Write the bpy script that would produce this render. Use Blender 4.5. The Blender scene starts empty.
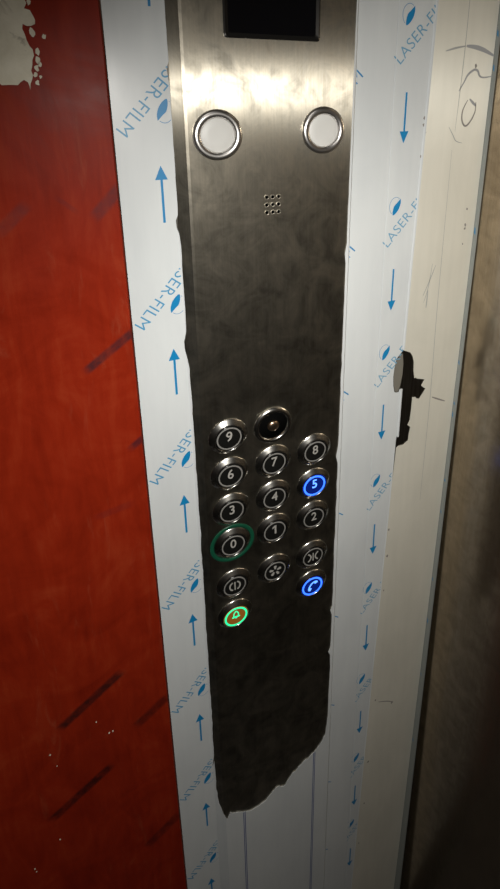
import bpy, bmesh, math, random
from mathutils import Vector, Matrix
from mathutils.geometry import tessellate_polygon
random.seed(7)
S = 0.038            # metres in one panel unit (distance between two columns of buttons)
Z0 = 1.25            # height of the top row of push buttons above the floor
sc = bpy.context.scene
col = sc.collection
YD = 0.36            # face of the sliding door
YR = 0.13            # the column sheet lies this far behind the face of the panel
def W(u, y, z): return Vector((u*S, y*S, Z0 + z*S))

# ------------------------------------------------------------------ materials
def newmat(name):
    m = bpy.data.materials.new(name); m.use_nodes = True
    nt = m.node_tree; nt.nodes.clear()
    out = nt.nodes.new('ShaderNodeOutputMaterial')
    b = nt.nodes.new('ShaderNodeBsdfPrincipled')
    nt.links.new(b.outputs[0], out.inputs[0])
    return m, nt, b
def simple(name, c, rough=.5, metal=0., emit=None, es=0., coat=0., spec=.5):
    m, nt, b = newmat(name)
    b.inputs['Base Color'].default_value = (*c, 1)
    b.inputs['Roughness'].default_value = rough
    b.inputs['Metallic'].default_value = metal
    b.inputs['Coat Weight'].default_value = coat
    b.inputs['Specular IOR Level'].default_value = spec
    if emit:
        b.inputs['Emission Color'].default_value = (*emit, 1)
        b.inputs['Emission Strength'].default_value = es
    return m
def N(nt, t, **kw):
    n = nt.nodes.new(t)
    for k, v in kw.items():
        if k.startswith('i_'): n.inputs[k[2:]].default_value = v
        else: setattr(n, k, v)
    return n
def geo_pos(nt, scale=(1,1,1), loc=(0,0,0), rot=(0,0,0)):
    g = N(nt, 'ShaderNodeNewGeometry')
    mp = N(nt, 'ShaderNodeMapping', vector_type='POINT')
    mp.inputs['Scale'].default_value = scale; mp.inputs['Location'].default_value = loc; mp.inputs['Rotation'].default_value = rot
    nt.links.new(g.outputs['Position'], mp.inputs['Vector']); return mp.outputs[0]
def noise(nt, vec, scale, detail=4, rough=.55, dist=0.):
    n = N(nt, 'ShaderNodeTexNoise'); n.inputs['Scale'].default_value = scale
    n.inputs['Detail'].default_value = detail; n.inputs['Roughness'].default_value = rough; n.inputs['Distortion'].default_value = dist
    nt.links.new(vec, n.inputs['Vector']); return n.outputs['Fac']
def ramp(nt, fac, stops):
    r = N(nt, 'ShaderNodeValToRGB'); e = r.color_ramp.elements
    while len(e) < len(stops): e.new(.5)
    for el, (p, c) in zip(e, stops): el.position = p; el.color = (*c, 1)
    nt.links.new(fac, r.inputs[0]); return r.outputs[0]
def maprange(nt, v, a, b, c, d, smooth=False):
    m = N(nt, 'ShaderNodeMapRange'); m.interpolation_type = 'SMOOTHSTEP' if smooth else 'LINEAR'
    for i, x in enumerate((a, b, c, d)): m.inputs[i+1].default_value = x
    nt.links.new(v, m.inputs[0]); return m.outputs[0]
def math_(nt, op, a, b=None):
    m = N(nt, 'ShaderNodeMath', operation=op)
    for i, x in enumerate((a, b)):
        if x is None: continue
        if isinstance(x, (int, float)): m.inputs[i].default_value = x
        else: nt.links.new(x, m.inputs[i])
    return m.outputs[0]
def mixc(nt, fac, a, b):
    m = N(nt, 'ShaderNodeMix', data_type='RGBA')
    for i, x in ((0, fac), (6, a), (7, b)):
        if isinstance(x, tuple): m.inputs[i].default_value = (*x, 1)
        elif isinstance(x, float): m.inputs[i].default_value = x
        else: nt.links.new(x, m.inputs[i])
    return m.outputs[2]

def steel(name, c1, c2, rough, aniso, metal=1., wide=.0, wide_rough=.6, rlo=-.06, rhi=.1, sm=34):
    """stainless sheet brushed along the height, smeared by hands"""
    m, nt, b = newmat(name)
    pos = geo_pos(nt)
    n1 = noise(nt, pos, sm, 6, .62, 1.2)
    n2 = noise(nt, geo_pos(nt, (1, 1, .45)), 95, 5, .6, .6)
    br = noise(nt, geo_pos(nt, (1, 1, .012)), 900, 2, .5)
    sm_ = math_(nt, 'ADD', math_(nt, 'MULTIPLY', n1, .62), math_(nt, 'MULTIPLY', n2, .38))
    c = ramp(nt, sm_, [(.38, c1), (.62, c2)])
    c = mixc(nt, .06, c, ramp(nt, br, [(.35, (.25, .25, .25)), (.65, (1, 1, 1))]))
    nt.links.new(c, b.inputs['Base Color'])
    b.inputs['Metallic'].default_value = metal
    rr = maprange(nt, sm_, .35, .65, rough+rhi, rough+rlo)
    nt.links.new(rr, b.inputs['Roughness'])
    if aniso:
        b.inputs['Anisotropic'].default_value = aniso
        t = N(nt, 'ShaderNodeCombineXYZ'); t.inputs[0].default_value = 1.0
        nt.links.new(t.outputs[0], b.inputs['Tangent'])
    if wide:
        b2 = N(nt, 'ShaderNodeBsdfPrincipled')
        nt.links.new(c, b2.inputs['Base Color']); b2.inputs['Metallic'].default_value = 1.; b2.inputs['Roughness'].default_value = wide_rough
        mx = N(nt, 'ShaderNodeMixShader'); mx.inputs[0].default_value = wide
        nt.links.new(b.outputs[0], mx.inputs[1]); nt.links.new(b2.outputs[0], mx.inputs[2])
        nt.links.new(mx.outputs[0], [n for n in nt.nodes if n.type == 'OUTPUT_MATERIAL'][0].inputs[0])
    return m

M = {}
M['plate'] = steel('brushed_steel_plate', (.28, .26, .212), (.62, .57, .465), .35, 1., wide=.30, wide_rough=.43)
M['side_steel'] = steel('side_wall_steel', (.34, .265, .18), (.48, .385, .27), .17, 0, wide=.16, wide_rough=.6, rlo=-.04, rhi=.06, sm=40)
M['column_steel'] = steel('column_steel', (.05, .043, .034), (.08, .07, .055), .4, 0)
M['edge_steel'] = steel('edge_steel', (.5, .45, .37), (.7, .64, .54), .28, 0)

def film(name, c1, c2, metal, rough, aniso, sheen_scale=18):
    m, nt, b = newmat(name)
    n1 = noise(nt, geo_pos(nt, (1, 1, .5)), sheen_scale, 5, .6, .5)
    n2 = noise(nt, geo_pos(nt, (1, 1, .06)), 160, 3, .6)
    f = math_(nt, 'ADD', math_(nt, 'MULTIPLY', n1, .7), math_(nt, 'MULTIPLY', n2, .3))
    nt.links.new(ramp(nt, f, [(.35, c1), (.65, c2)]), b.inputs['Base Color'])
    b.inputs['Metallic'].default_value = metal
    nt.links.new(maprange(nt, f, .3, .7, rough-.05, rough+.08), b.inputs['Roughness'])
    if aniso:
        b.inputs['Anisotropic'].default_value = aniso
        t = N(nt, 'ShaderNodeCombineXYZ'); t.inputs[0].default_value = 1.0
        nt.links.new(t.outputs[0], b.inputs['Tangent'])
    bp = N(nt, 'ShaderNodeBump'); bp.inputs['Strength'].default_value = .12; bp.inputs['Distance'].default_value = .0006
    nt.links.new(noise(nt, geo_pos(nt, (1, 1, .3)), 60, 3, .5), bp.inputs['Height']); nt.links.new(bp.outputs[0], b.inputs['Normal'])
    return m
M['film'] = film('white_film', (.57, .60, .615), (.63, .66, .67), .0, .32, .0)
M['film_cream'] = film('cream_film', (.65, .635, .555), (.73, .71, .625), .16, .50, .96, 22)
M['film_grey'] = simple('film_edge', (.25, .27, .26), .5)
M['print'] = simple('blue_print', (.005, .20, .45), .4)
M['print_pale'] = simple('pale_blue_print', (.07, .28, .48), .4)
M['print_faint'] = simple('faint_blue_print', (.15, .34, .50), .4)
M['line_blue'] = simple('blue_line', (.03, .055, .25), .5)
M['pen'] = simple('pen_mark', (.24, .225, .21), .6)
M['pen_blue'] = simple('marker_stroke', (.34, .35, .36), .6)
M['pen_faint'] = simple('faint_pencil', (.36, .37, .36), .7)
M['bezel'] = simple('dark_bezel', (.05, .048, .045), .25, .8)
M['chrome'] = simple('chrome', (.66, .64, .62), .3, 1.)
M['chrome_dark'] = simple('button_bezel_steel', (.55, .54, .51), .22, 1.)
M['cap'] = simple('black_cap', (.008, .008, .0075), .22, 0, spec=.4)
M['grey'] = simple('grey_legend', (.34, .33, .31), .5)
M['grey_ring'] = simple('grey_ring', (.20, .195, .185), .45)
M['green_ring'] = simple('green_plastic', (.004, .062, .032), .4)
M['lens'] = simple('milky_lens', (.62, .62, .60), .45)
M['screen'] = simple('dark_screen', (.004, .004, .005), .12)
M['hole'] = simple('hole_shade_black', (.003, .003, .003), .8, spec=.0)
M['blue_lit'] = simple('lit_blue', (.02, .05, .4), .4, emit=(.03, .14, 1.), es=2.6)
M['blue_lit_core'] = simple('lit_blue_legend', (.05, .1, .5), .4, emit=(.10, .28, 1.), es=2.2)
M['blue_cap'] = simple('blue_cap', (.004, .008, .06), .25, emit=(.0, .03, .5), es=.25)
M['green_lit'] = simple('lit_green', (.02, .4, .2), .4, emit=(.01, .85, .33), es=1.3)
M['brown_cap'] = simple('amber_brown_cap', (.16, .06, .008), .35, emit=(.25, .085, .01), es=.5)
M['brass'] = simple('worn_lock_metal', (.50, .36, .25), .3, 1.)
M['paper'] = None

# red painted door with its dark slanting streaks
def red_door():
    m, nt, b = newmat('red_paint')
    v1 = noise(nt, geo_pos(nt, (1, 1, .22)), 42, 6, .65, 1.0)
    v2 = noise(nt, geo_pos(nt), 17, 5, .6, 1.5)
    v3 = noise(nt, geo_pos(nt, (1, 1, .05)), 150, 3, .6)
    f = math_(nt, 'ADD', math_(nt, 'MULTIPLY', v1, .45), math_(nt, 'ADD', math_(nt, 'MULTIPLY', v2, .40), math_(nt, 'MULTIPLY', v3, .15)))
    c = ramp(nt, f, [(.33, (.165, .010, .003)), (.52, (.25, .018, .005)), (.66, (.30, .033, .010))])
    ch = noise(nt, geo_pos(nt, (1.6, 1, .30), (.3, 0, .7)), 36, 8, .72, 1.6)
    c = mixc(nt, maprange(nt, ch, .56, .80, 0., .30, True), c, (.40, .12, .06))
    # dark streaks lying aslant on the paint: (u0, z0, u1, z1, half width, strength, colour)
    marks = [((-3.085,4.954),(-2.612,5.462),.125,.55,(.06,.028,.035)), ((-4.557,4.809),(-4.138,5.211),.12,.40,(.075,.03,.035)),
             ((-3.528,1.995),(-2.668,2.622),.10,.80,(.03,.017,.022)), ((-3.697,-1.435),(-3.037,-1.343),.10,.22,(.03,.01,.02)),
             ((-5.027,-7.002),(-3.686,-6.054),.14,.85,(.02,.008,.008)), ((-5.551,-9.934),(-4.163,-9.037),.15,.85,(.02,.006,.006)),
             ((-2.914,0.033),(-2.63,0.246),.09,.7,(.02,.012,.02)), ((-3.406,5.071),(-3.632,5.291),.05,.25,(.05,.02,.03)),
             ((-3.461,-8.021),(-2.705,-7.496),.16,.6,(.02,.006,.006)), ((-3.554,-12.85),(-2.704,-12.241),.18,.6,(.02,.006,.006))]
    for (a, bb, hw, st, cc) in marks:
        ax, az = a[0]*S, Z0+a[1]*S; bx, bz = bb[0]*S, Z0+bb[1]*S
        L = math.hypot(bx-ax, bz-az); ang = math.atan2(bz-az, bx-ax)
        g = N(nt, 'ShaderNodeNewGeometry')
        sub = N(nt, 'ShaderNodeVectorMath', operation='SUBTRACT'); sub.inputs[1].default_value = ((ax+bx)/2, 0, (az+bz)/2)
        nt.links.new(g.outputs['Position'], sub.inputs[0])
        d1 = N(nt, 'ShaderNodeVectorMath', operation='DOT_PRODUCT'); d1.inputs[1].default_value = (math.cos(ang), 0, math.sin(ang))
        d2 = N(nt, 'ShaderNodeVectorMath', operation='DOT_PRODUCT'); d2.inputs[1].default_value = (-math.sin(ang), 0, math.cos(ang))
        nt.links.new(sub.outputs[0], d1.inputs[0]); nt.links.new(sub.outputs[0], d2.inputs[0])
        m1 = maprange(nt, math_(nt, 'ABSOLUTE', d1.outputs['Value']), L/2-.004, L/2+.005, 1, 0, True)
        m2 = maprange(nt, math_(nt, 'ABSOLUTE', d2.outputs['Value']), hw*S*.45, hw*S*1.15, 1, 0, True)
        nn = maprange(nt, noise(nt, geo_pos(nt), 130, 4, .6), .3, .62, .45, 1.)
        mk = math_(nt, 'MULTIPLY', math_(nt, 'MULTIPLY', m1, m2), math_(nt, 'MULTIPLY', nn, st))
        c = mixc(nt, mk, c, cc)
    nt.links.new(c, b.inputs['Base Color'])
    nt.links.new(maprange(nt, v2, .3, .7,   .34, .48), b.inputs['Roughness'])
    b.inputs['Specular IOR Level'].default_value = .10
    bp = N(nt, 'ShaderNodeBump'); bp.inputs['Strength'].default_value = .15; bp.inputs['Distance'].default_value = .001
    nt.links.new(v1, bp.inputs['Height']); nt.links.new(bp.outputs[0], b.inputs['Normal'])
    return m
M['red'] = red_door()
def paper():
    m, nt, b = newmat('old_cream_paper')
    n1 = noise(nt, geo_pos(nt), 60, 5, .6, .5); n2 = noise(nt, geo_pos(nt, (1, 1, 1), (4, 0, 2)), 28, 5, .65, 1)
    c = ramp(nt, n1, [(.35, (.66, .62, .49)), (.65, (.80, .76, .63))])
    c = mixc(nt, maprange(nt, n2, .58, .72, 0, .8, True), c, (.20, .17, .13))
    nt.links.new(c, b.inputs['Base Color']); b.inputs['Roughness'].default_value = .7
    return m
M['paper'] = paper()
def plain(name, c1, c2, scale, rough):
    m, nt, b = newmat(name)
    nt.links.new(ramp(nt, noise(nt, geo_pos(nt), scale, 5, .6), [(.35, c1), (.65, c2)]), b.inputs['Base Color'])
    b.inputs['Roughness'].default_value = rough; return m
M['floor'] = plain('dark_rubber_floor', (.03, .03, .03), (.06, .055, .05), 40, .7)
M['ceil'] = plain('grey_ceiling', (.22, .21, .19), (.27, .26, .24), 8, .6)
M['back'] = steel('back_wall_steel', (.25, .22, .18), (.34, .30, .25), .4, 0)

# ------------------------------------------------------------------ mesh helpers
def link(name, bm, mat, parent=None, loc=None, smooth=False):
    me = bpy.data.meshes.new(name)
    bmesh.ops.recalc_face_normals(bm, faces=bm.faces)
    if loc is not None and parent is None: bmesh.ops.translate(bm, verts=bm.verts, vec=-Vector(loc))
    bm.to_mesh(me); bm.free()
    mats = mat if isinstance(mat, (list, tuple)) else [mat]
    for x in mats: me.materials.append(x)
    if smooth:
        for p in me.polygons: p.use_smooth = True
    o = bpy.data.objects.new(name, me); col.objects.link(o)
    if parent is not None: o.parent = parent
    if loc is not None: o.location = loc
    return o
def tag(o, label=None, cat=None, group=None, kind=None):
    for k, v in (('label', label), ('category', cat), ('group', group), ('kind', kind)):
        if v: o[k] = v
    return o
def empty(name, loc):
    o = bpy.data.objects.new(name, None); col.objects.link(o); o.location = loc; o.empty_display_size = .02; return o
def box(bm, a, b):
    r = bmesh.ops.create_cube(bm, size=1)
    a, b = Vector(a), Vector(b)
    for v in r['verts']: v.co = Vector(((a[i]+b[i])/2 + v.co[i]*(b[i]-a[i]) for i in range(3)))
    return r['verts']
def prism(bm, pts, depth_vec):
    """extrude closed polygon (list of 3-vectors) along depth_vec"""
    v0 = [bm.verts.new(p) for p in pts]; v1 = [bm.verts.new(Vector(p)+depth_vec) for p in pts]
    n = len(pts)
    bm.faces.new(v0); bm.faces.new(v1[::-1])
    for i in range(n): bm.faces.new((v0[i], v1[i], v1[(i+1) % n], v0[(i+1) % n]))
def lathe(bm, prof, seg=48, close=True):
    """profile of (radius, y) in panel units turned about the y axis, centre at origin"""
    rings = []
    for (r, y) in prof:
        if r < 1e-6: rings.append([bm.verts.new((0, y*S, 0))])
        else: rings.append([bm.verts.new((r*S*math.cos(2*math.pi*k/seg), y*S, r*S*math.sin(2*math.pi*k/seg))) for k in range(seg)])
    pairs = list(zip(rings, rings[1:]))
    if close and len(rings[0]) > 1 and len(rings[-1]) > 1: pairs.append((rings[-1], rings[0]))
    for a, b in pairs:
        for k in range(seg):
            k2 = (k+1) % seg
            if len(a) == 1: bm.faces.new((a[0], b[k], b[k2]))
            elif len(b) == 1: bm.faces.new((a[k], b[0], a[k2]))
            else: bm.faces.new((a[k], b[k], b[k2], a[k2]))
def tube(bm, pts, r, seg=6):
    pts = [Vector(p) for p in pts]; rings = []
    for i, p in enumerate(pts):
        t = (pts[min(i+1, len(pts)-1)] - pts[max(i-1, 0)]).normalized()
        a = t.cross(Vector((0, 1, 0))); a = a.normalized() if a.length > 1e-6 else Vector((1, 0, 0)); b = t.cross(a)
        rings.append([bm.verts.new(p + (a*math.cos(2*math.pi*k/seg)+b*math.sin(2*math.pi*k/seg))*r) for k in range(seg)])
    for a, b in zip(rings, rings[1:]):
        for k in range(seg): bm.faces.new((a[k], b[k], b[(k+1) % seg], a[(k+1) % seg]))
    bm.faces.new(rings[0]); bm.faces.new(rings[-1][::-1])
def flat_stroke(bm, pts, w, y=0., taper=False):
    """flat ribbon through 2-D (u,z) points"""
    n = len(pts); L = []; R = []
    for i in range(n):
        a = Vector(pts[max(i-1, 0)]); b = Vector(pts[min(i+1, n-1)]); t = (b-a).normalized(); nn = Vector((-t.y, t.x))
        ww = w/2*(1 if not taper else .35+.65*math.sin(math.pi*(i+.5)/n))
        p = Vector(pts[i]); L.append(p+nn*ww); R.append(p-nn*ww)
    vl = [bm.verts.new((p.x, y, p.y)) for p in L]; vr = [bm.verts.new((p.x, y, p.y)) for p in R]
    for i in range(n-1): bm.faces.new((vl[i], vl[i+1], vr[i+1], vr[i]))
def smooth_pts(pts, k=6):
    out = []; n = len(pts)
    for i in range(n-1):
        p0, p1, p2, p3 = (Vector(pts[j]) for j in (max(i-1, 0), i, i+1, min(i+2, n-1)))
        for s in range(k):
            t = s/k
            out.append(.5*((2*p1)+(-p0+p2)*t+(2*p0-5*p1+4*p2-p3)*t*t+(-p0+3*p1-3*p2+p3)*t**3))
    out.append(Vector(pts[-1])); return out
_font_cache = {}
def text_bm(s):
    """flat outline of a string as (vertices, faces), unit cap height, centred, in x/z"""
    if s not in _font_cache:
        cu = bpy.data.curves.new('legend', 'FONT'); cu.body = s; cu.size = 1; cu.resolution_u = 6
        if len(s) > 1: cu.space_character = 1.06; cu.offset = -.004
        else: cu.offset = .012
        o = bpy.data.objects.new('legend', cu); col.objects.link(o)
        dg = bpy.context.evaluated_depsgraph_get(); dg.update()
        me = bpy.data.meshes.new_from_object(o.evaluated_get(dg))
        vs = [v.co.copy() for v in me.vertices]; fs = [tuple(p.vertices) for p in me.polygons]
        bpy.data.objects.remove(o); bpy.data.curves.remove(cu); bpy.data.meshes.remove(me)
        x0 = min(v.x for v in vs); x1 = max(v.x for v in vs); y0 = min(v.y for v in vs); y1 = max(v.y for v in vs)
        h = y1-y0
        _font_cache[s] = ([((v.x-(x0+x1)/2)/h, (v.y-(y0+y1)/2)/h) for v in vs], fs, (x1-x0)/h)
    return _font_cache[s]
def add_text(bm, s, fn, y):
    vs, fs, asp = text_bm(s)
    bv = [bm.verts.new((fn(x, z)[0], y, fn(x, z)[1])) for x, z in vs]
    for f in fs:
        try: bm.faces.new([bv[i] for i in f])
        except ValueError: pass
def thick(bm, d):
    """give a flat figure lying in x/z a thickness d towards -y"""
    bmesh.ops.remove_doubles(bm, verts=bm.verts, dist=1e-7)
    r = bmesh.ops.extrude_face_region(bm, geom=bm.faces[:])
    for v in r['geom']:
        if isinstance(v, bmesh.types.BMVert): v.co.y -= d

# ------------------------------------------------------------------ setting
CX = 5.06                                     # corner between column and side wall
def struct(name, bm, mat, loc=None): return tag(link(name, bm, mat, None, loc), kind='structure')
bm = bmesh.new()                               # steel column sheet with its rounded door edge
vs = []
for (u, y) in [(-2.71, .95), (-2.71, .20), (-2.695, .155), (-2.66, .135), (-2.61, YR), (5.15, YR), (5.15, .95)]:
    vs.append((u, y))
lo = [bm.verts.new((u*S, y*S, 0)) for u, y in vs]; hi = [bm.verts.new((u*S, y*S, 2.2)) for u, y in vs]
bm.faces.new(lo); bm.faces.new(hi[::-1])
for i in range(len(vs)): bm.faces.new((lo[i], lo[(i+1) % len(vs)], hi[(i+1) % len(vs)], hi[i]))
bm.faces.ensure_lookup_table()
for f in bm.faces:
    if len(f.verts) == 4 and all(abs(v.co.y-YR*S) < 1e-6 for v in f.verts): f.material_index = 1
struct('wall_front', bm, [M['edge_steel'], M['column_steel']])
bm = bmesh.new(); box(bm, (-.95, YD*S, .0), (-2.70*S+.03, .75*S+.03, 2.1))
door = struct('door_1', bm, M['red'])
tag(door, 'glossy red painted sliding door with dark slanting streaks and peeled paper at top', 'door')
bm = bmesh.new(); box(bm, (-.95, YD*S, 2.1), (-2.70*S+.03, .75*S+.03, 2.2)); struct('trim_1', bm, M['back'])
bm = bmesh.new(); be = math.radians(13)
d = Vector((math.sin(be), -math.cos(be), 0)); nn = Vector((math.cos(be), math.sin(be), 0))
p0 = Vector((5.03*S, .60*S, 0)); L = 1.5
prism(bm, [p0, p0+d*L, p0+d*L+nn*.03, p0+nn*.03], Vector((0, 0, 2.2)))
struct('wall_right', bm, M['side_steel'])
endr = p0+d*L
bm = bmesh.new(); box(bm, (-.98, .095, -.04), (.58, -1.48, 0)); struct('floor', bm, M['floor'])
bm = bmesh.new(); box(bm, (-.98, .095, 2.2), (.58, -1.48, 2.24)); struct('ceiling', bm, M['ceil'])
bm = bmesh.new(); box(bm, (-.98, .06, 0), (-.95, -1.44, 2.2)); struct('wall_left', bm, M['back'])
bm = bmesh.new(); box(bm, (-.98, -1.44, 0), (endr.x+.02, -1.48, 2.2)); struct('wall_back', bm, M['back'])

# peeled paper left on the door (part of the door)
patch = [(-4.039, 8.727), (-3.752, 8.74), (-3.745, 8.436), (-3.715, 8.314), (-3.751, 8.243), (-3.674, 8.22), (-3.645, 8.138), (-3.633, 8.027), (-3.69, 7.996), (-3.794, 8.018), (-3.818, 7.947), (-3.787, 7.877), (-3.771, 7.793), (-3.742, 7.708), (-3.71, 7.662), (-3.708, 7.572), (-3.731, 7.504), (-3.745, 7.436), (-3.773, 7.345), (-3.755, 7.278), (-3.801, 7.149), (-3.827, 7.058), (-3.838, 7.178), (-3.889, 7.208), (-3.981, 7.132), (-4.116, 7.13), (-4.196, 7.13), (-4.265, 7.202), (-4.493, 7.285), (-4.586, 8.703)]
def rough_outline(pts, step, amp):
    out = []
    for a, b in zip(pts, pts[1:]+pts[:1]):
        a, b = Vector(a), Vector(b); n = max(1, int((b-a).length/step)); t = (b-a); nn = Vector((-t.y, t.x)).normalized() if t.length else Vector((0, 0))
        for k in range(n): out.append(a+t*(k/n)+nn*random.uniform(-amp, amp)*(1 if k else .4))
    return out
def sheet(bm, pts, y, d=.012):
    f0 = [bm.verts.new(W(p[0], y, p[1])) for p in pts]; f1 = [bm.verts.new(W(p[0], y-d, p[1])) for p in pts]; n = len(pts)
    for t in tessellate_polygon([[Vector((p[0], p[1], 0)) for p in pts]]):
        bm.faces.new([f0[i] for i in t]); bm.faces.new([f1[i] for i in t][::-1])
    for i in range(n): bm.faces.new((f0[i], f1[i], f1[(i+1) % n], f0[(i+1) % n]))
bm = bmesh.new()
sheet(bm, rough_outline(patch, .05, .016), YD-.002)
for (cu, cz, r) in [(-3.675, 8.327, .03), (-3.684, 7.91, .045), (-3.665, 7.506, .05), (-3.651, 7.63, .045), (-3.689, 7.393, .035), (-3.651, 7.259, .022), (-3.708, 7.167, .03), (-3.529, 7.849, .03), (-3.642, 7.439, .03), (-3.722, 7.29, .03)]:
    sheet(bm, [(cu+r*random.uniform(.5, 1.2)*math.cos(a), cz+1.5*r*random.uniform(.6, 1.2)*math.sin(a)) for a in [k*math.pi/4.5 for k in range(9)]], YD-.002)
o = link('torn_paper', bm, M['paper']); o.parent = door; o['label'] = 'cream remnant of torn paper on the red door'
bm = bmesh.new()
for (u, z) in [(-5.35, -7.721), (-5.258, -8.183), (-6.137, -11.424), (-6.118, -11.558), (-4.322, -7.304), (-4.089, -7.853), (-4.005, -7.847), (-5.505, -10.803)]:
    r = random.uniform(.012, .024); sheet(bm, [(u+r*math.cos(a), z+r*1.3*math.sin(a)) for a in [k*math.pi/3 for k in range(6)]], YD-.001, .006)
o = link('paint_chips', bm, M['paper']); o.parent = door; o['label'] = 'tiny pale chips in the red paint'; o['kind'] = 'stuff'

# ------------------------------------------------------------------ protective films and their print
def ysurf(u):                                   # height profile of the column with the panel on it
    if u < -1.735 or u > 1.785: return YR
    if u < -1.50: return YR*(-1.50-u)/.235
    if u > 1.70: return YR*(u-1.70)/.085
    return 0.
def film_obj(name, pts, mat, label, bends=(), gap=.016, d=.010):
    bm = bmesh.new(); vs = [bm.verts.new((p[0], 0, p[1])) for p in pts]
    for t in tessellate_polygon([[Vector((p[0], p[1], 0)) for p in pts]]):
        try: bm.faces.new([vs[i] for i in t])
        except ValueError: pass
    for u in bends: bmesh.ops.bisect_plane(bm, geom=bm.verts[:]+bm.edges[:]+bm.faces[:], plane_co=(u, 0, 0), plane_no=(1, 0, 0))
    bmesh.ops.triangulate(bm, faces=bm.faces[:])
    thick(bm, d)
    for v in bm.verts:
        e = v.co.y
        v.co = W(v.co.x, ysurf(v.co.x)-gap+d+e, v.co.z)
    us = [p[0] for p in pts]; zs = [p[1] for p in pts]
    o = link(name, bm, mat, None, W(sum(us)/len(us), YR, min(zs)))
    return tag(o, label, 'film', 'protective films on the steel column')
def jag(x0, x1, z0, z1, step, amp, seed):
    r = random.Random(seed); n = int(abs(z1-z0)/step); out = []
    for i in range(n+1):
        t = i/n; out.append((x0+(x1-x0)*t+r.uniform(-amp, amp)*(r.random() < .6), z0+(z1-z0)*t+(r.uniform(-.3, .3)*step if 0 < i < n else 0)))
    return out
ZT, ZB = 20., -25.5
# left film: narrow strip between door edge and panel, torn along the panel
right_edge = [(-1.73, ZT)] + jag(-1.73, -1.724, 9.705, 7.539, .16, .006, 1) + [(-1.764, 7.432), (-1.749, 7.269), (-1.729, 7.153)] + jag(-1.729, -1.729, 7.012, 4.905, .2, .006, 2) + \
    [(-1.774, 4.811), (-1.769, 4.67), (-1.729, 4.554)] + jag(-1.709, -1.719, 4.32, 2.565, .2, .008, 3) + [(-1.768, 2.354), (-1.763, 2.167), (-1.729, 1.98), (-1.699, 1.746)] + \
    jag(-1.699, -1.689, 1.629, -1.765, .22, .012, 4) + jag(-1.689, -1.698, -1.999, -10.069, .22, .014, 5) + [(-1.743, -10.416), (-1.743, ZB)]
film_left = film_obj('protective_film', [(-2.68, ZT), (-2.68, ZB)] + right_edge[::-1], M['film'],
    'white printed film strip beside the red door with blue arrows pointing up', bends=(-1.735, -1.50))
# film over the lower panel and the plain strip right of it, torn off in a ragged line
tear = [(-1.703, -10.263), (-1.689, -10.731), (-1.698, -11.313), (-1.674, -11.782), (-1.619, -12.195), (-1.56, -12.515), (-1.481, -12.766), (-1.436, -12.817), (-1.412, -12.714), (-1.37, -12.565), (-1.253, -12.692), (-1.086, -12.811), (-0.955, -12.892), (-0.823, -12.986), (-0.607, -12.992), (-0.337, -12.932), (-0.206, -12.791), (-0.12, -12.715), (-0.025, -12.617), (0.067, -12.577), (0.176, -12.681), (0.286, -12.702), (0.358, -12.554), (0.449, -12.443), (0.538, -12.309), (0.621, -12.315), (0.702, -12.18), (0.803, -12.152), (0.919, -12.043), (1.007, -12.061), (1.109, -11.939), (1.208, -11.911), (1.313, -11.753), (1.435, -11.62), (1.555, -11.379), (1.594, -10.966), (1.62, -10.577)]
t2 = []
for a, b in zip(tear, tear[1:]):
    n = 3
    for k in range(n):
        t2.append((a[0]+(b[0]-a[0])*k/n+random.uniform(-.012, .012)*(k > 0), a[1]+(b[1]-a[1])*k/n+random.uniform(-.025, .025)*(k > 0)))
t2.append(tear[-1])
up = [(1.618, -9.899)] + jag(1.618, 1.638, -9.661, -8.354, .2, .012, 9) + [(1.618, -8.055), (1.561, -7.921), (1.618, -7.757)] + jag(1.623, 1.628, -7.52, -6.568, .2, .012, 10) + [(1.577, -6.363), (1.628, -6.211)] + \
    jag(1.628, 1.639, -5.972, -1.567, .22, .012, 11) + [(1.582, -1.352), (1.628, -1.091)] + jag(1.634, 1.649, -0.853, 3.555, .2, .010, 12) + [(1.618, 3.793), (1.659, 4.032)] + jag(1.654, 1.68, 4.27, 9.993, .25, .005, 13) + [(1.68, ZT)]
film_mid = film_obj('protective_film', [(-1.742, ZB), (-1.742, -10.5)] + t2 + up + [(2.645, ZT), (2.645, ZB)], M['film'],
    'plain white film on the lower panel, torn off ragged below the buttons', bends=(-1.735, -1.50, 1.70, 1.785))
# right printed film (its right edge runs a little aslant) with the upper half of the torn hole
EDGE = [(11., 3.56), (7.70, 3.51), (3.38, 3.406), (-3.41, 3.306), (-15.95, 3.021), (-26., 2.80)]
def edge_u(z):
    for (za, ua), (zb, ub) in zip(EDGE, EDGE[1:]):
        if z >= zb: return ua+(ub-ua)*(z-za)/(zb-za)
rim_l = [(3.32, 1.03), (3.202, 0.893), (3.177, 0.829), (3.145, 0.616), (3.132, 0.397), (3.15, 0.135), (3.198, -0.062), (3.255, -0.089), (3.328, -0.084), (3.344, -0.011)]
film_r = film_obj('protective_film', [(2.648, ZT), (2.648, ZB), (edge_u(ZB), ZB), (edge_u(-16), -16), (edge_u(-3.4), -3.4), (3.345, -1.76), (3.35, -1.49), (3.37, -1.37), (3.395, -1.13), (3.40, -.54), (3.40, -.03)] + rim_l[::-1] + [(3.36, 1.10), (edge_u(3.4), 3.4), (edge_u(7.7), 7.7), (edge_u(ZT), ZT)], M['film'],
    'white film strip with blue arrows pointing down, right of the button panel')
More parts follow.
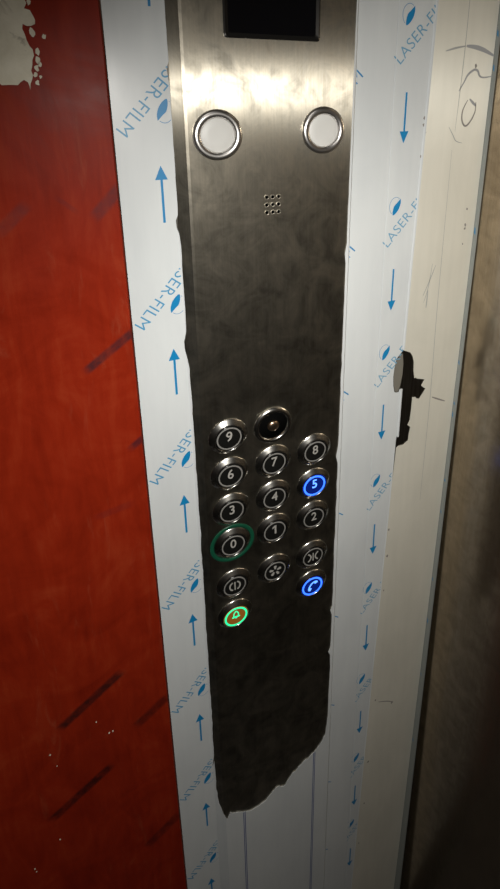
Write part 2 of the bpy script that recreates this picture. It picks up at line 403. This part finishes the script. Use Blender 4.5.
# cream film up to the corner, torn hole in its left edge
hole_r = [(3.359, 1.073), (3.577, 0.961), (3.653, 0.844), (3.705, 0.666), (3.716, 0.433), (3.761, 0.201), (3.801, 0.209), (3.822, 0.179), (4.082, 0.087), (4.033, 0.008), (3.99, -0.063), (4.043, -0.125), (4.133, -0.193), (4.054, -0.318), (3.963, -0.447), (3.885, -0.426), (3.843, -0.365), (3.747, -0.352), (3.748, -0.654), (3.731, -1.016), (3.674, -1.16), (3.716, -1.197), (3.767, -1.244), (3.737, -1.438), (3.728, -1.652), (3.59, -1.738), (3.448, -1.729), (3.38, -1.77)]
film_c = film_obj('protective_film', [(edge_u(ZB)+.006, ZB), (edge_u(-16)+.006, -16), (edge_u(-3.4)+.006, -3.4)] + hole_r[::-1] + [(edge_u(3.4)+.006, 3.4), (edge_u(7.7)+.006, 7.7), (edge_u(ZT)+.006, ZT), (5.11, ZT), (5.096, 3.05), (5.045, -4.), (4.885, -22.7), (4.86, ZB)], M['film_cream'],
    'cream scribbled film beside the corner with a torn hole in its left edge', gap=.014)
# the loose flap of film folded back inside the hole, and the raised seam
bm = bmesh.new()
sheet(bm, [(3.359, 0.989), (3.223, 0.869), (3.181, 0.773), (3.155, 0.556), (3.145, 0.376), (3.166, 0.135), (3.213, -0.046), (3.255, -0.07), (3.307, -0.071), (3.359, 0.097), (3.396, 0.374), (3.401, 0.676)], .124, .004)
o = link('peeled_flap', bm, simple('grey_flap', (.17, .16, .135), .5)); o.parent = film_r; o.matrix_parent_inverse = Matrix.Translation(-film_r.location); o['label'] = 'grey adhesive patch in the left half of the torn hole'
bm = bmesh.new(); tube(bm, [W(edge_u(z)+.0, YR-.016, z) for z in (ZT, 7.7, 5, 3.4, 1.4, 1.10)], .030*S, 6)
o = link('film_seam', bm, M['film']); o.parent = film_r; o.matrix_parent_inverse = Matrix.Translation(-film_r.location)
bm = bmesh.new(); tube(bm, [W(2.668, YR-.012, z) for z in (ZT, 3, -3, -9, -15, ZB)], .016*S, 6)
o = link('film_fold', bm, M['film']); o.parent = film_r; o.matrix_parent_inverse = Matrix.Translation(-film_r.location)
bm = bmesh.new(); tube(bm, [W(3.398, YR-.016, z) for z in (-.02, -.4, -1.0, -1.42)], .028*S, 6); tube(bm, [W(edge_u(z), YR-.016, z) for z in (-1.9, -3.4, -9, -16, ZB)], .012*S, 6)
o = link('film_seam', bm, M['film']); o.parent = film_r; o.matrix_parent_inverse = Matrix.Translation(-film_r.location)

# print motif, upright: arrow pointing down, a drop in a thin ring above it and slanted lettering
def place(o, par):
    o.parent = par; o.matrix_parent_inverse = Matrix.Translation(-par.location); return o
def print_part(name, flat, par, cu, cz, flip, clip, mat, y):
    """flat: bmesh in (u, z) units about the arrow's centre"""
    sg = -1 if flip else 1
    for v in flat.verts: v.co = Vector((cu+sg*v.co.x, 0, cz+sg*v.co.z))
    for (cv, n) in ((clip[0], -1), (clip[1], 1)):
        bmesh.ops.bisect_plane(flat, geom=flat.verts[:]+flat.edges[:]+flat.faces[:], plane_co=(cv, 0, 0), plane_no=(n, 0, 0), clear_outer=True)
    if len(flat.faces) == 0: flat.free(); return None
    for v in flat.verts: v.co = W(v.co.x, y, v.co.z)
    return place(link(name, flat, mat), par)
def arrow_bm():
    b = bmesh.new()
    v = [b.verts.new((x, 0, z)) for x, z in [(-.021, .51), (.021, .51), (.021, -.27), (.107, -.27), (0, -.52), (-.107, -.27), (-.021, -.27)]]
    b.faces.new((v[0], v[1], v[2], v[6])); b.faces.new((v[6], v[2], v[3], v[4], v[5])); return b
def drop_bm(ox, oz):
    b = bmesh.new()
    poly = smooth_pts([Vector((q[0]*.85, q[1]*.92)) for q in [(.115, .20), (.125, .10), (.10, 0), (.055, -.085), (-.02, -.165), (-.085, -.195), (-.10, -.14), (-.09, -.05), (-.055, .04), (.02, .105), (.115, .20)]], 4)[:-1]
    vs = [b.verts.new((ox+p.x, 0, oz+p.y)) for p in poly]
    for t in tessellate_polygon([[Vector((p.x, p.y, 0)) for p in poly]]): b.faces.new([vs[i] for i in t])
    arc = [(ox-.02+.15*math.cos(math.radians(a)), oz+.02+.20*math.sin(math.radians(a))) for a in range(55, 245, 12)]
    flat_stroke(b, arc, .009); return b
def word_bm(ox, oz, ang, h, wid):
    b = bmesh.new(); vs, fs, asp = text_bm('LASER-FILM'); sx = wid/asp
    ca, sa = math.cos(ang), math.sin(ang)
    add_text(b, 'LASER-FILM', lambda x, z: (ox+ca*x*sx-sa*z*h, oz+sa*x*sx+ca*z*h), 0); return b
def motif(par, cu, cz, flip, clip, y, word, drop):
    print_part('printed_arrow', arrow_bm(), par, cu, cz, flip, clip, M['print'], y)
    print_part('printed_drop', drop_bm(*drop), par, cu, cz, flip, clip, M['print'], y)
    print_part('printed_lettering', word_bm(word[0], word[1], math.radians(49), .225, 1.67), par, cu, cz, flip, clip, M['print_pale'] if flip else M['print_faint'], y)
YP = YR-.020
for k, z in enumerate((16., 12.43, 8.87, 5.298, 1.725, -1.807, -5.285, -8.753, -12.375, -15.95, -19.5)):
    motif(film_left, -1.958-.005*k, z, True, (-2.672, -1.75), YP, (.045, 1.86), (-.10, 2.11))
for k, z in enumerate((17.2, 13.65, 10.1, 6.554, 2.716, -.844, -4.572, -8.259, -11.889, -15.504, -18.947)):
    motif(film_r, 3.039-.027*k, z, False, (2.60, edge_u(z+1.7)-.02), YP, (.275, 1.74), (-.04, 1.95))
for k in range(-1, 8):                           # stray ends of another line of lettering at the torn edge
    zc = 7.43-3.57*k
    print_part('printed_lettering', word_bm(-.55, -.63, math.radians(49), .225, 1.67), film_mid, 1.86-.008*k, zc, False, (1.79, 2.6), M['print'], YP)
bm = bmesh.new()
def lines(u0, zt):
    for du in (-.022, .022):
        b0 = bm.verts.new(W(u0+du-.010, -.0185, zt)); b1 = bm.verts.new(W(u0+du+.010, -.0185, zt)); b2 = bm.verts.new(W(u0+du+.010-.02, -.0185, ZB)); b3 = bm.verts.new(W(u0+du-.010-.02, -.0185, ZB))
        bm.faces.new((b0, b1, b2, b3))
lines(-.965, -12.90); place(link('printed_line', bm, M['line_blue']), film_mid)
bm = bmesh.new(); lines(1.21, -11.90); place(link('printed_line', bm, M['line_blue']), film_mid)
# pen and pencil marks on the cream film
def pen(pts, w, mat, name='pen_stroke', k=5):
    b = bmesh.new(); flat_stroke(b, [tuple(p) for p in smooth_pts(pts, k)], w, taper=True)
    for v in b.verts: v.co = W(v.co.x, YR-.0165, v.co.z)
    place(link(name, b, mat), film_c)
pen([(3.836, 7.885), (4.081, 7.951), (4.332, 8)], .04, M['pen_faint'])
pen([(4.351, 8.001), (4.569, 7.989), (4.816, 7.938), (5.101, 7.834)], .095, M['pen_blue'], 'marker_stroke')
pen([(4.266, 7.093), (4.381, 7.281), (4.46, 7.426), (4.606, 7.529), (4.712, 7.515), (4.776, 7.414), (4.893, 7.382), (5.128, 7.414)], .05, M['pen_blue'])
pen([(4.752, 6.869), (4.754, 6.657), (4.645, 6.444), (4.52, 6.36), (4.422, 6.491), (4.421, 6.702), (4.528, 6.911)], .04, M['pen'])
pen([(4.574, 6.934), (4.691, 6.84), (4.763, 6.784)], .06, M['pen_blue'])
pen([(4.092, 6.348), (4.219, 6.173), (4.316, 6.042), (4.486, 5.992)], .022, M['pen_faint'])
pen([(4.355, -0.496), (4.555, -0.609), (4.791, -0.732)], .045, M['pen'])
pen([(3.452, -11.398), (3.775, -11.578), (4.011, -11.768)], .035, M['pen'])
pen([(4.319, 9.156), (4.316, 7.724), (4.266, 6.245)], .016, M['pen_faint']); pen([(4.231, 5.848), (4.246, 2.248), (4.301, -0.571), (4.295, -3.788)], .014, M['pen_faint'])
pen([(4.09, 3.168), (3.957, 2.809), (3.797, 2.426)], .022, M['pen_faint']); pen([(3.991, 3.213), (3.927, 2.608), (3.832, 2.245)], .018, M['pen_faint']); pen([(3.925, 2.558), (3.923, 2.301), (3.915, 2.094)], .03, M['pen_faint'])
bm = bmesh.new()
for (u, z, r) in [(4.647, 7.612, .035), (3.497, 7.55, .028), (3.439, 6.547, .03), (3.433, 6.402, .03), (3.496, 6.247, .026), (3.475, 6.15, .022), (3.423, 5.739, .022), (3.347, -4.443, .035), (3.359, -5.393, .04), (3.327, -6.652, .025), (4.829, 4.462, .026), (4.828, 4.073, .032), (4.824, 3.988, .03), (4.807, 3.611, .02), (3.968, -11.761, .045), (3.337, -11.245, .03), (3.232, -14.124, .04), (3.201, -16.285, .03), (3.096, -18.437, .03)]:
    vs = [bm.verts.new(W(u+r*random.uniform(.6, 1.1)*math.cos(a), YR-.0168, z+1.4*r*random.uniform(.6, 1.2)*math.sin(a))) for a in [k*math.pi/3.5 for k in range(7)]]; bm.faces.new(vs)
o = place(link('dirt_specks', bm, M['pen']), film_c); o['kind'] = 'stuff'
# grey film edge standing in the corner
bm = bmesh.new()
ZF = -Z0/S+.01
cut = [(5.115, .03, ZT), (5.10, .015, 3.05), (5.05, -.01, -4.), (4.89, -.17, -22.7), (4.866, -.19, ZB), (4.79, -.22, ZF)]   # (u, front y, z)
for (ua, ya, za), (ub, yb, zb) in zip(cut, cut[1:]):
    q = [(ua, YR-.012, za), (ua, ya, za), (ua+.04, ya, za), (ua+.04, YR-.012, za)]; r = [(ub, YR-.012, zb), (ub, yb, zb), (ub+.04, yb, zb), (ub+.04, YR-.012, zb)]
    A = [bm.verts.new(W(*p)) for p in q]; B = [bm.verts.new(W(*p)) for p in r]
    for i in range(4): bm.faces.new((A[i], A[(i+1) % 4], B[(i+1) % 4], B[i]))
    if za == ZT: bm.faces.new(A)
    if zb == ZF: bm.faces.new(B[::-1])
bmesh.ops.remove_doubles(bm, verts=bm.verts, dist=1e-6)
def cut_u(z):
    for (ua, ya, za), (ub, yb, zb) in zip(cut, cut[1:]):
        if zb <= z <= za: return ua+(ub-ua)*(z-za)/(zb-za)
corner = tag(link('corner_film', bm, M['film_grey'], None, W(4.83, .05, ZF)), 'thin grey film edge standing upright in the corner beside the dark steel wall', 'film')
for z in (8.2, 7.5, 3.8, .3, -.9, -1.3, -3.4, -4.5, -7.05, -8.8, -11.1, -14.3):
    bm = bmesh.new(); h = random.uniform(.10, .22); y0 = random.uniform(.035, .05); y1 = .09
    vs = [bm.verts.new(W(cut_u(zz)-.002, y, zz)) for y, zz in ((y0, z), (y1, z+h*.3), (y1, z+h), (y0+.02, z+h*.8))]; bm.faces.new(vs)
    place(link('printed_dash', bm, M['print']), corner)

# ------------------------------------------------------------------ car operating panel
panel = tag(empty('car_operating_panel', W(0, YR, ZB)), 'brushed steel lift control panel with round push buttons and two lamps', 'control panel')
PO = -W(0, YR, ZB)
def pp(name, bm, mat, label=None, smooth=False):
    o = link(name, bm, mat, smooth=smooth); o.parent = panel; o.matrix_parent_inverse = Matrix.Translation(PO)
    if label: o['label'] = label
    return o
def pp_at(name, bm, mat, u, z, y=0., par=None, label=None, smooth=True):
    o = link(name, bm, mat, smooth=smooth)
    if par is None:
        o.parent = panel; o.location = W(u, y, z)+PO
    else: o.parent = par
    if label: o['label'] = label
    return o
bm = bmesh.new()
prof = [(-1.735, YR-.002), (-1.725, .115), (-1.57, .028), (-1.54, .010), (-1.49, 0), (1.685, 0), (1.715, .010), (1.73, .028), (1.765, .115), (1.77, YR-.002)]
lo = [bm.verts.new(W(u, y, ZB)) for u, y in prof]; hi = [bm.verts.new(W(u, y, 20.5)) for u, y in prof]
bm.faces.new(lo); bm.faces.new(hi[::-1])
for i in range(len(prof)): j = (i+1) % len(prof); bm.faces.new((lo[i], lo[j], hi[j], hi[i]))
pp('faceplate', bm, M['plate'])
# display
bm = bmesh.new(); DU0, DU1, DZ0, DZ1 = -.82, .95, 7.94, 10.6
def rrect(u0, u1, z0, z1, r, n=5):
    out = []
    for (cx, cz, a0) in ((u1-r, z1-r, 0), (u0+r, z1-r, 90), (u0+r, z0+r, 180), (u1-r, z0+r, 270)):
        for k in range(n+1): a = math.radians(a0+90*k/n); out.append((cx+r*math.cos(a), cz+r*math.sin(a)))
    return out
o_ = rrect(DU0, DU1, DZ0, DZ1, .06); m_ = rrect(DU0+.03, DU1-.03, DZ0+.03, DZ1-.03, .05); i_ = rrect(DU0+.085, DU1-.085, DZ0+.085, DZ1-.085, .04)
rings = [[bm.verts.new(W(u, y, z)) for u, z in q] for q, y in ((o_, .0), (o_, -.015), (m_, -.028), (i_, -.012), (i_, .0))]
for a, b in zip(rings, rings[1:]):
    for k in range(len(a)): k2 = (k+1) % len(a); bm.faces.new((a[k], a[k2], b[k2], b[k]))
disp = pp('display_bezel', bm, M['bezel'], 'dark metal frame round the display')
bm = bmesh.new(); prism(bm, [W(u, -.004, z) for u, z in i_], Vector((0, -.010*S, 0)))
pp('display_screen', bm, M['screen'], 'black rectangular display screen')
# indicator lamps
LR = .445
lamp_prof = [(LR, 0), (LR, -.015)] + [(.372+.073*math.cos(math.radians(a)), -.02-.062*math.sin(math.radians(a))) for a in range(0, 181, 15)] + [(.299, 0)]
for (u, z, lab) in ((-.982, 6.327, 'left round lamp with milky white lens'), (1.058, 6.36, 'right round lamp with milky white lens')):
    bm = bmesh.new(); lathe(bm, lamp_prof, 64); ring = pp_at('indicator_lamp', bm, M['chrome'], u, z, label=lab)
    bm = bmesh.new(); lathe(bm, [(.302, 0), (.302, -.020), (.29, -.028), (.15, -.033), (0, -.034)], 48, False); pp_at('lamp_lens', bm, M['lens'], 0, 0, par=ring, label='milky white lens')
# microphone holes
for i in range(3):
    for j in range(3):
        u = .029+(i-1)*.118; z = 4.986+(j-1)*.150
        bm = bmesh.new(); lathe(bm, [(.052, 0), (.050, -.012), (.040, -.017), (.032, -.010), (.030, -.001)], 16); h = pp_at('microphone_hole', bm, M['plate'], u, z)
        bm = bmesh.new(); lathe(bm, [(.033, 0), (.033, -.0035), (0, -.0035)], 16, False); pp_at('hole_shade_disc', bm, M['hole'], 0, 0, par=h)  # flat disc, the shade inside the hole put into its black colour
# push buttons
SV = .972
rim_prof = [(.408, 0), (.407, -.008), (.398, -.018), (.375, -.034), (.345, -.054), (.318, -.073), (.304, -.082), (.294, -.083), (.286, -.074), (.282, -.05), (.280, 0)]
def base_mesh(prof, seg, close): b = bmesh.new(); lathe(b, prof, seg, close); return b
_mesh = {}
def shared(key, prof, seg, close, mat):
    k = (key, mat.name)
    if k not in _mesh:
        b = base_mesh([(r*1.06, y*1.06) for r, y in prof], seg, close); me = bpy.data.meshes.new(key); bmesh.ops.recalc_face_normals(b, faces=b.faces); b.to_mesh(me); b.free(); me.materials.append(mat)
        for p in me.polygons: p.use_smooth = True
        _mesh[k] = me
    return _mesh[k]
def obj_me(name, me, par, label=None, loc=None):
    o = bpy.data.objects.new(name, me); col.objects.link(o); o.parent = par
    if loc is not None: o.location = loc
    if label: o['label'] = label
    return o
def legend_bm(kind):
    b = bmesh.new(); U = 1.
    if kind == '1':
        flat_stroke(b, [(.012, .168), (.012, -.058)], .042)
        b.faces.new([b.verts.new((x, 0, z)) for x, z in ((-.009, .168), (-.058, .125), (-.058, .085), (-.009, .118))])
    elif kind.isdigit():
        add_text(b, kind, lambda x, z: (x*.20, .055+z*.225), 0)
    elif kind == 'open':
        flat_stroke(b, [(0, .13), (0, -.10)], .028)
        for s in (-1, 1): flat_stroke(b, smooth_pts([(s*.05, .125), (s*.095, .085), (s*.115, .015), (s*.095, -.055), (s*.05, -.095)], 4), .034)
    elif kind == 'close':
        flat_stroke(b, [(0, .13), (0, -.10)], .028)
        for s in (-1, 1): flat_stroke(b, smooth_pts([(s*.125, .13), (s*.075, .08), (s*.055, .015), (s*.075, -.05), (s*.125, -.10)], 4), .034)
    elif kind == 'fan':
        for k in range(5):
            a = math.radians(90+72*k); c, s = math.cos(a), math.sin(a)
            pts = [(.045, -.018), (.13, -.035), (.15, .0), (.13, .035), (.045, .018)]
            b.faces.new([b.verts.new((c*x-s*y, 0, .02+s*x+c*y)) for x, y in pts])
    elif kind == 'bell':
        pts = [(-.115, -.07), (-.075, -.035), (-.07, .06), (-.045, .115), (-.018, .135), (-.018, .155), (.018, .155), (.018, .135), (.045, .115), (.07, .06), (.075, -.035), (.115, -.07)]
        outl = [Vector(p) for p in pts]
        loop = outl+[outl[0]]
        flat_stroke(b, [tuple(p) for p in loop], .034)
        b.faces.new([b.verts.new((x, 0, z)) for x, z in ((-.13, -.085), (.13, -.085), (.10, -.045), (-.10, -.045))])
        b.faces.new([b.verts.new((.03*math.cos(t), 0, -.105+.025*math.sin(t))) for t in [k*math.pi/5 for k in range(10)]])
    elif kind == 'phone':
        arc = smooth_pts([(-.105, -.10), (-.085, -.02), (-.035, .06), (.03, .105), (.095, .115)], 5)
        flat_stroke(b, [tuple(p) for p in arc], .042)
        for (x, z, a) in ((-.088, -.09, 65), (.082, .098, 20)):
            c, s = math.cos(math.radians(a)), math.sin(math.radians(a))
            b.faces.new([b.verts.new((x+c*p-s*q+.015, 0, z+s*p+c*q-.015)) for p, q in ((-.045, -.035), (.045, -.035), (.045, .035), (-.045, .035))])
    if kind in ('bell', 'phone'):
        q, dz = (.74, .05) if kind == 'bell' else (.92, .02)
        for v in b.verts: v.co = Vector((v.co.x*q, 0, v.co.z*q+dz))
    for v in b.verts: v.co = Vector((v.co.x*S*1.06, -.0906*S, v.co.z*S*1.06))
    thick(b, .0025*S); return b
btn = [('9', -1, 0), ('8', 1, 1), ('7', 0, 1), ('6', -1, 1), ('5', 1, 2), ('4', 0, 2), ('3', -1, 2), ('2', 1, 3), ('1', 0, 3), ('0', -1, 3),
       ('close', 1, None), ('fan', 0, None), ('open', -1, None), ('phone', 1, 'e'), ('bell', -1, 'e')]
# the grid as measured: rows run level, right column and left column share a row
zrow = {0: 0., 1: -SV, 2: -2*SV, 3: -3*SV, None: -4.154, 'e': -5.127}
names = {'open': 'door open sign', 'close': 'door close sign', 'fan': 'star shaped fan sign', 'bell': 'bell sign, lit green', 'phone': 'telephone handset sign, lit blue'}
for (k, c, r) in btn:
    z = zrow[r]
    lab = ('push button numbered %s' % k if k.isdigit() else 'push button with %s' % names[k]) + (', lit blue' if k == '5' else '') + (' with green collar' if k == '0' else '')
    b_ = obj_me('push_button', shared('push_button', rim_prof, 56, True, M['chrome_dark']), panel, lab, W(c, 0, z)+PO)
    lit = {'5': ('blue_cap', 'blue_lit', 'blue_lit_core'), 'phone': ('blue_cap', 'blue_lit', 'blue_lit_core'), 'bell': ('brown_cap', 'green_lit', 'green_lit')}.get(k, ('cap', 'grey_ring', 'grey'))
    obj_me('button_cap', shared('button_cap', [(.276, 0), (.276, -.064), (.270, -.074), (.258, -.0795), (.12, -.0825), (0, -.083)], 48, False, M[lit[0]]), b_)
    obj_me('light_ring', shared('light_ring', [(.262, -.076), (.262, -.0835), (.250, -.0865), (.232, -.0868), (.222, -.0845), (.222, -.076)] if lit[1] != 'grey_ring' else [(.254, -.076), (.254, -.0835), (.247, -.0865), (.231, -.0868), (.225, -.0845), (.225, -.076)], 56, True, M[lit[1]]), b_)
    lb = link('numeral' if k.isdigit() else 'symbol', legend_bm(k), M[lit[2]]); lb.parent = b_
    if k == '0': obj_me('green_collar', shared('green_collar', [(.49, 0), (.49, -.010), (.482, -.016), (.41, -.018), (.407, -.012), (.407, 0)], 56, True, M['green_ring']), b_, 'dark green collar')
# key switch
ks = obj_me('key_switch', shared('key_switch', [(.425, 0), (.425, -.014), (.415, -.030), (.392, -.052), (.360, -.064), (.335, -.062), (.315, -.045), (.300, -.004), (.300, 0)], 56, True, M['chrome_dark']), panel, 'key switch with dark recess and metal core', W(0, 0, 0)+PO)
obj_me('recess', shared('recess', [(.302, -.001), (.302, -.006), (0, -.006)], 40, False, M['hole']), ks)  # no real depth: the hollow's shade is painted as a flat black disc
obj_me('key_core', shared('key_core', [(.125, -.004), (.122, -.04), (.108, -.062), (.08, -.078), (.04, -.086), (0, -.087)], 28, False, M['brass']), ks, 'small domed metal core')

# ------------------------------------------------------------------ camera and light
F, PIT, YAW, ROL, CU, CD, CZ = 530.639, .313396, .432658, .0238459, -3.207568, 9.388636, 7.467109
fw = Vector((math.sin(YAW)*math.cos(PIT), math.cos(YAW)*math.cos(PIT), -math.sin(PIT)))
r0 = Vector((math.cos(YAW), -math.sin(YAW), 0)); u0 = r0.cross(fw)
rr = math.cos(ROL)*r0+math.sin(ROL)*u0; uu = -math.sin(ROL)*r0+math.cos(ROL)*u0
cd = bpy.data.cameras.new('camera'); cam = bpy.data.objects.new('camera', cd); col.objects.link(cam)
cd.sensor_fit = 'VERTICAL'; cd.sensor_height = 36; cd.sensor_width = 36*500/889; cd.lens = F*36/889; cd.clip_start = .01
cd.shift_x = -73.764/889; cd.shift_y = -202.952/889        # the photograph is a crop of a wider frame
mw = Matrix((rr, uu, -fw)).transposed().to_4x4(); mw.translation = W(CU, -CD, CZ); cam.matrix_world = mw
sc.camera = cam
# the phone's flash just beside its lens
ld = bpy.data.lights.new('flash', 'SPOT'); ld.energy = 9.6; ld.color = (1, .965, .90); ld.shadow_soft_size = .004; ld.spot_size = math.radians(150); ld.spot_blend = 1.
fl = bpy.data.objects.new('flash', ld); col.objects.link(fl)
lp = W(CU+.35, -CD+.1, CZ-.7)
fl.location = lp; fl.rotation_euler = (W(6, 0, -7)-lp).to_track_quat('-Z', 'Y').to_euler()
al = bpy.data.lights.new('fill_light', 'AREA'); al.shape = 'RECTANGLE'; al.size = .5; al.size_y = .5; al.energy = 1.3; al.color = (1, .95, .88)  # soft fill added below the ceiling to ease the flash's steep falloff
ao = bpy.data.objects.new('fill_light', al); col.objects.link(ao); ao.location = (-.3, -.75, 2.19)
w = bpy.data.worlds.new('world'); sc.world = w; w.use_nodes = True
w.node_tree.nodes['Background'].inputs[0].default_value = (.9, .95, 1, 1); w.node_tree.nodes['Background'].inputs[1].default_value = .02
sc.view_settings.view_transform = 'Standard'; sc.view_settings.look = 'None'; sc.view_settings.exposure = 0; sc.view_settings.gamma = 1; sc.view_settings.use_curve_mapping = False
bpy.context.view_layer.update()
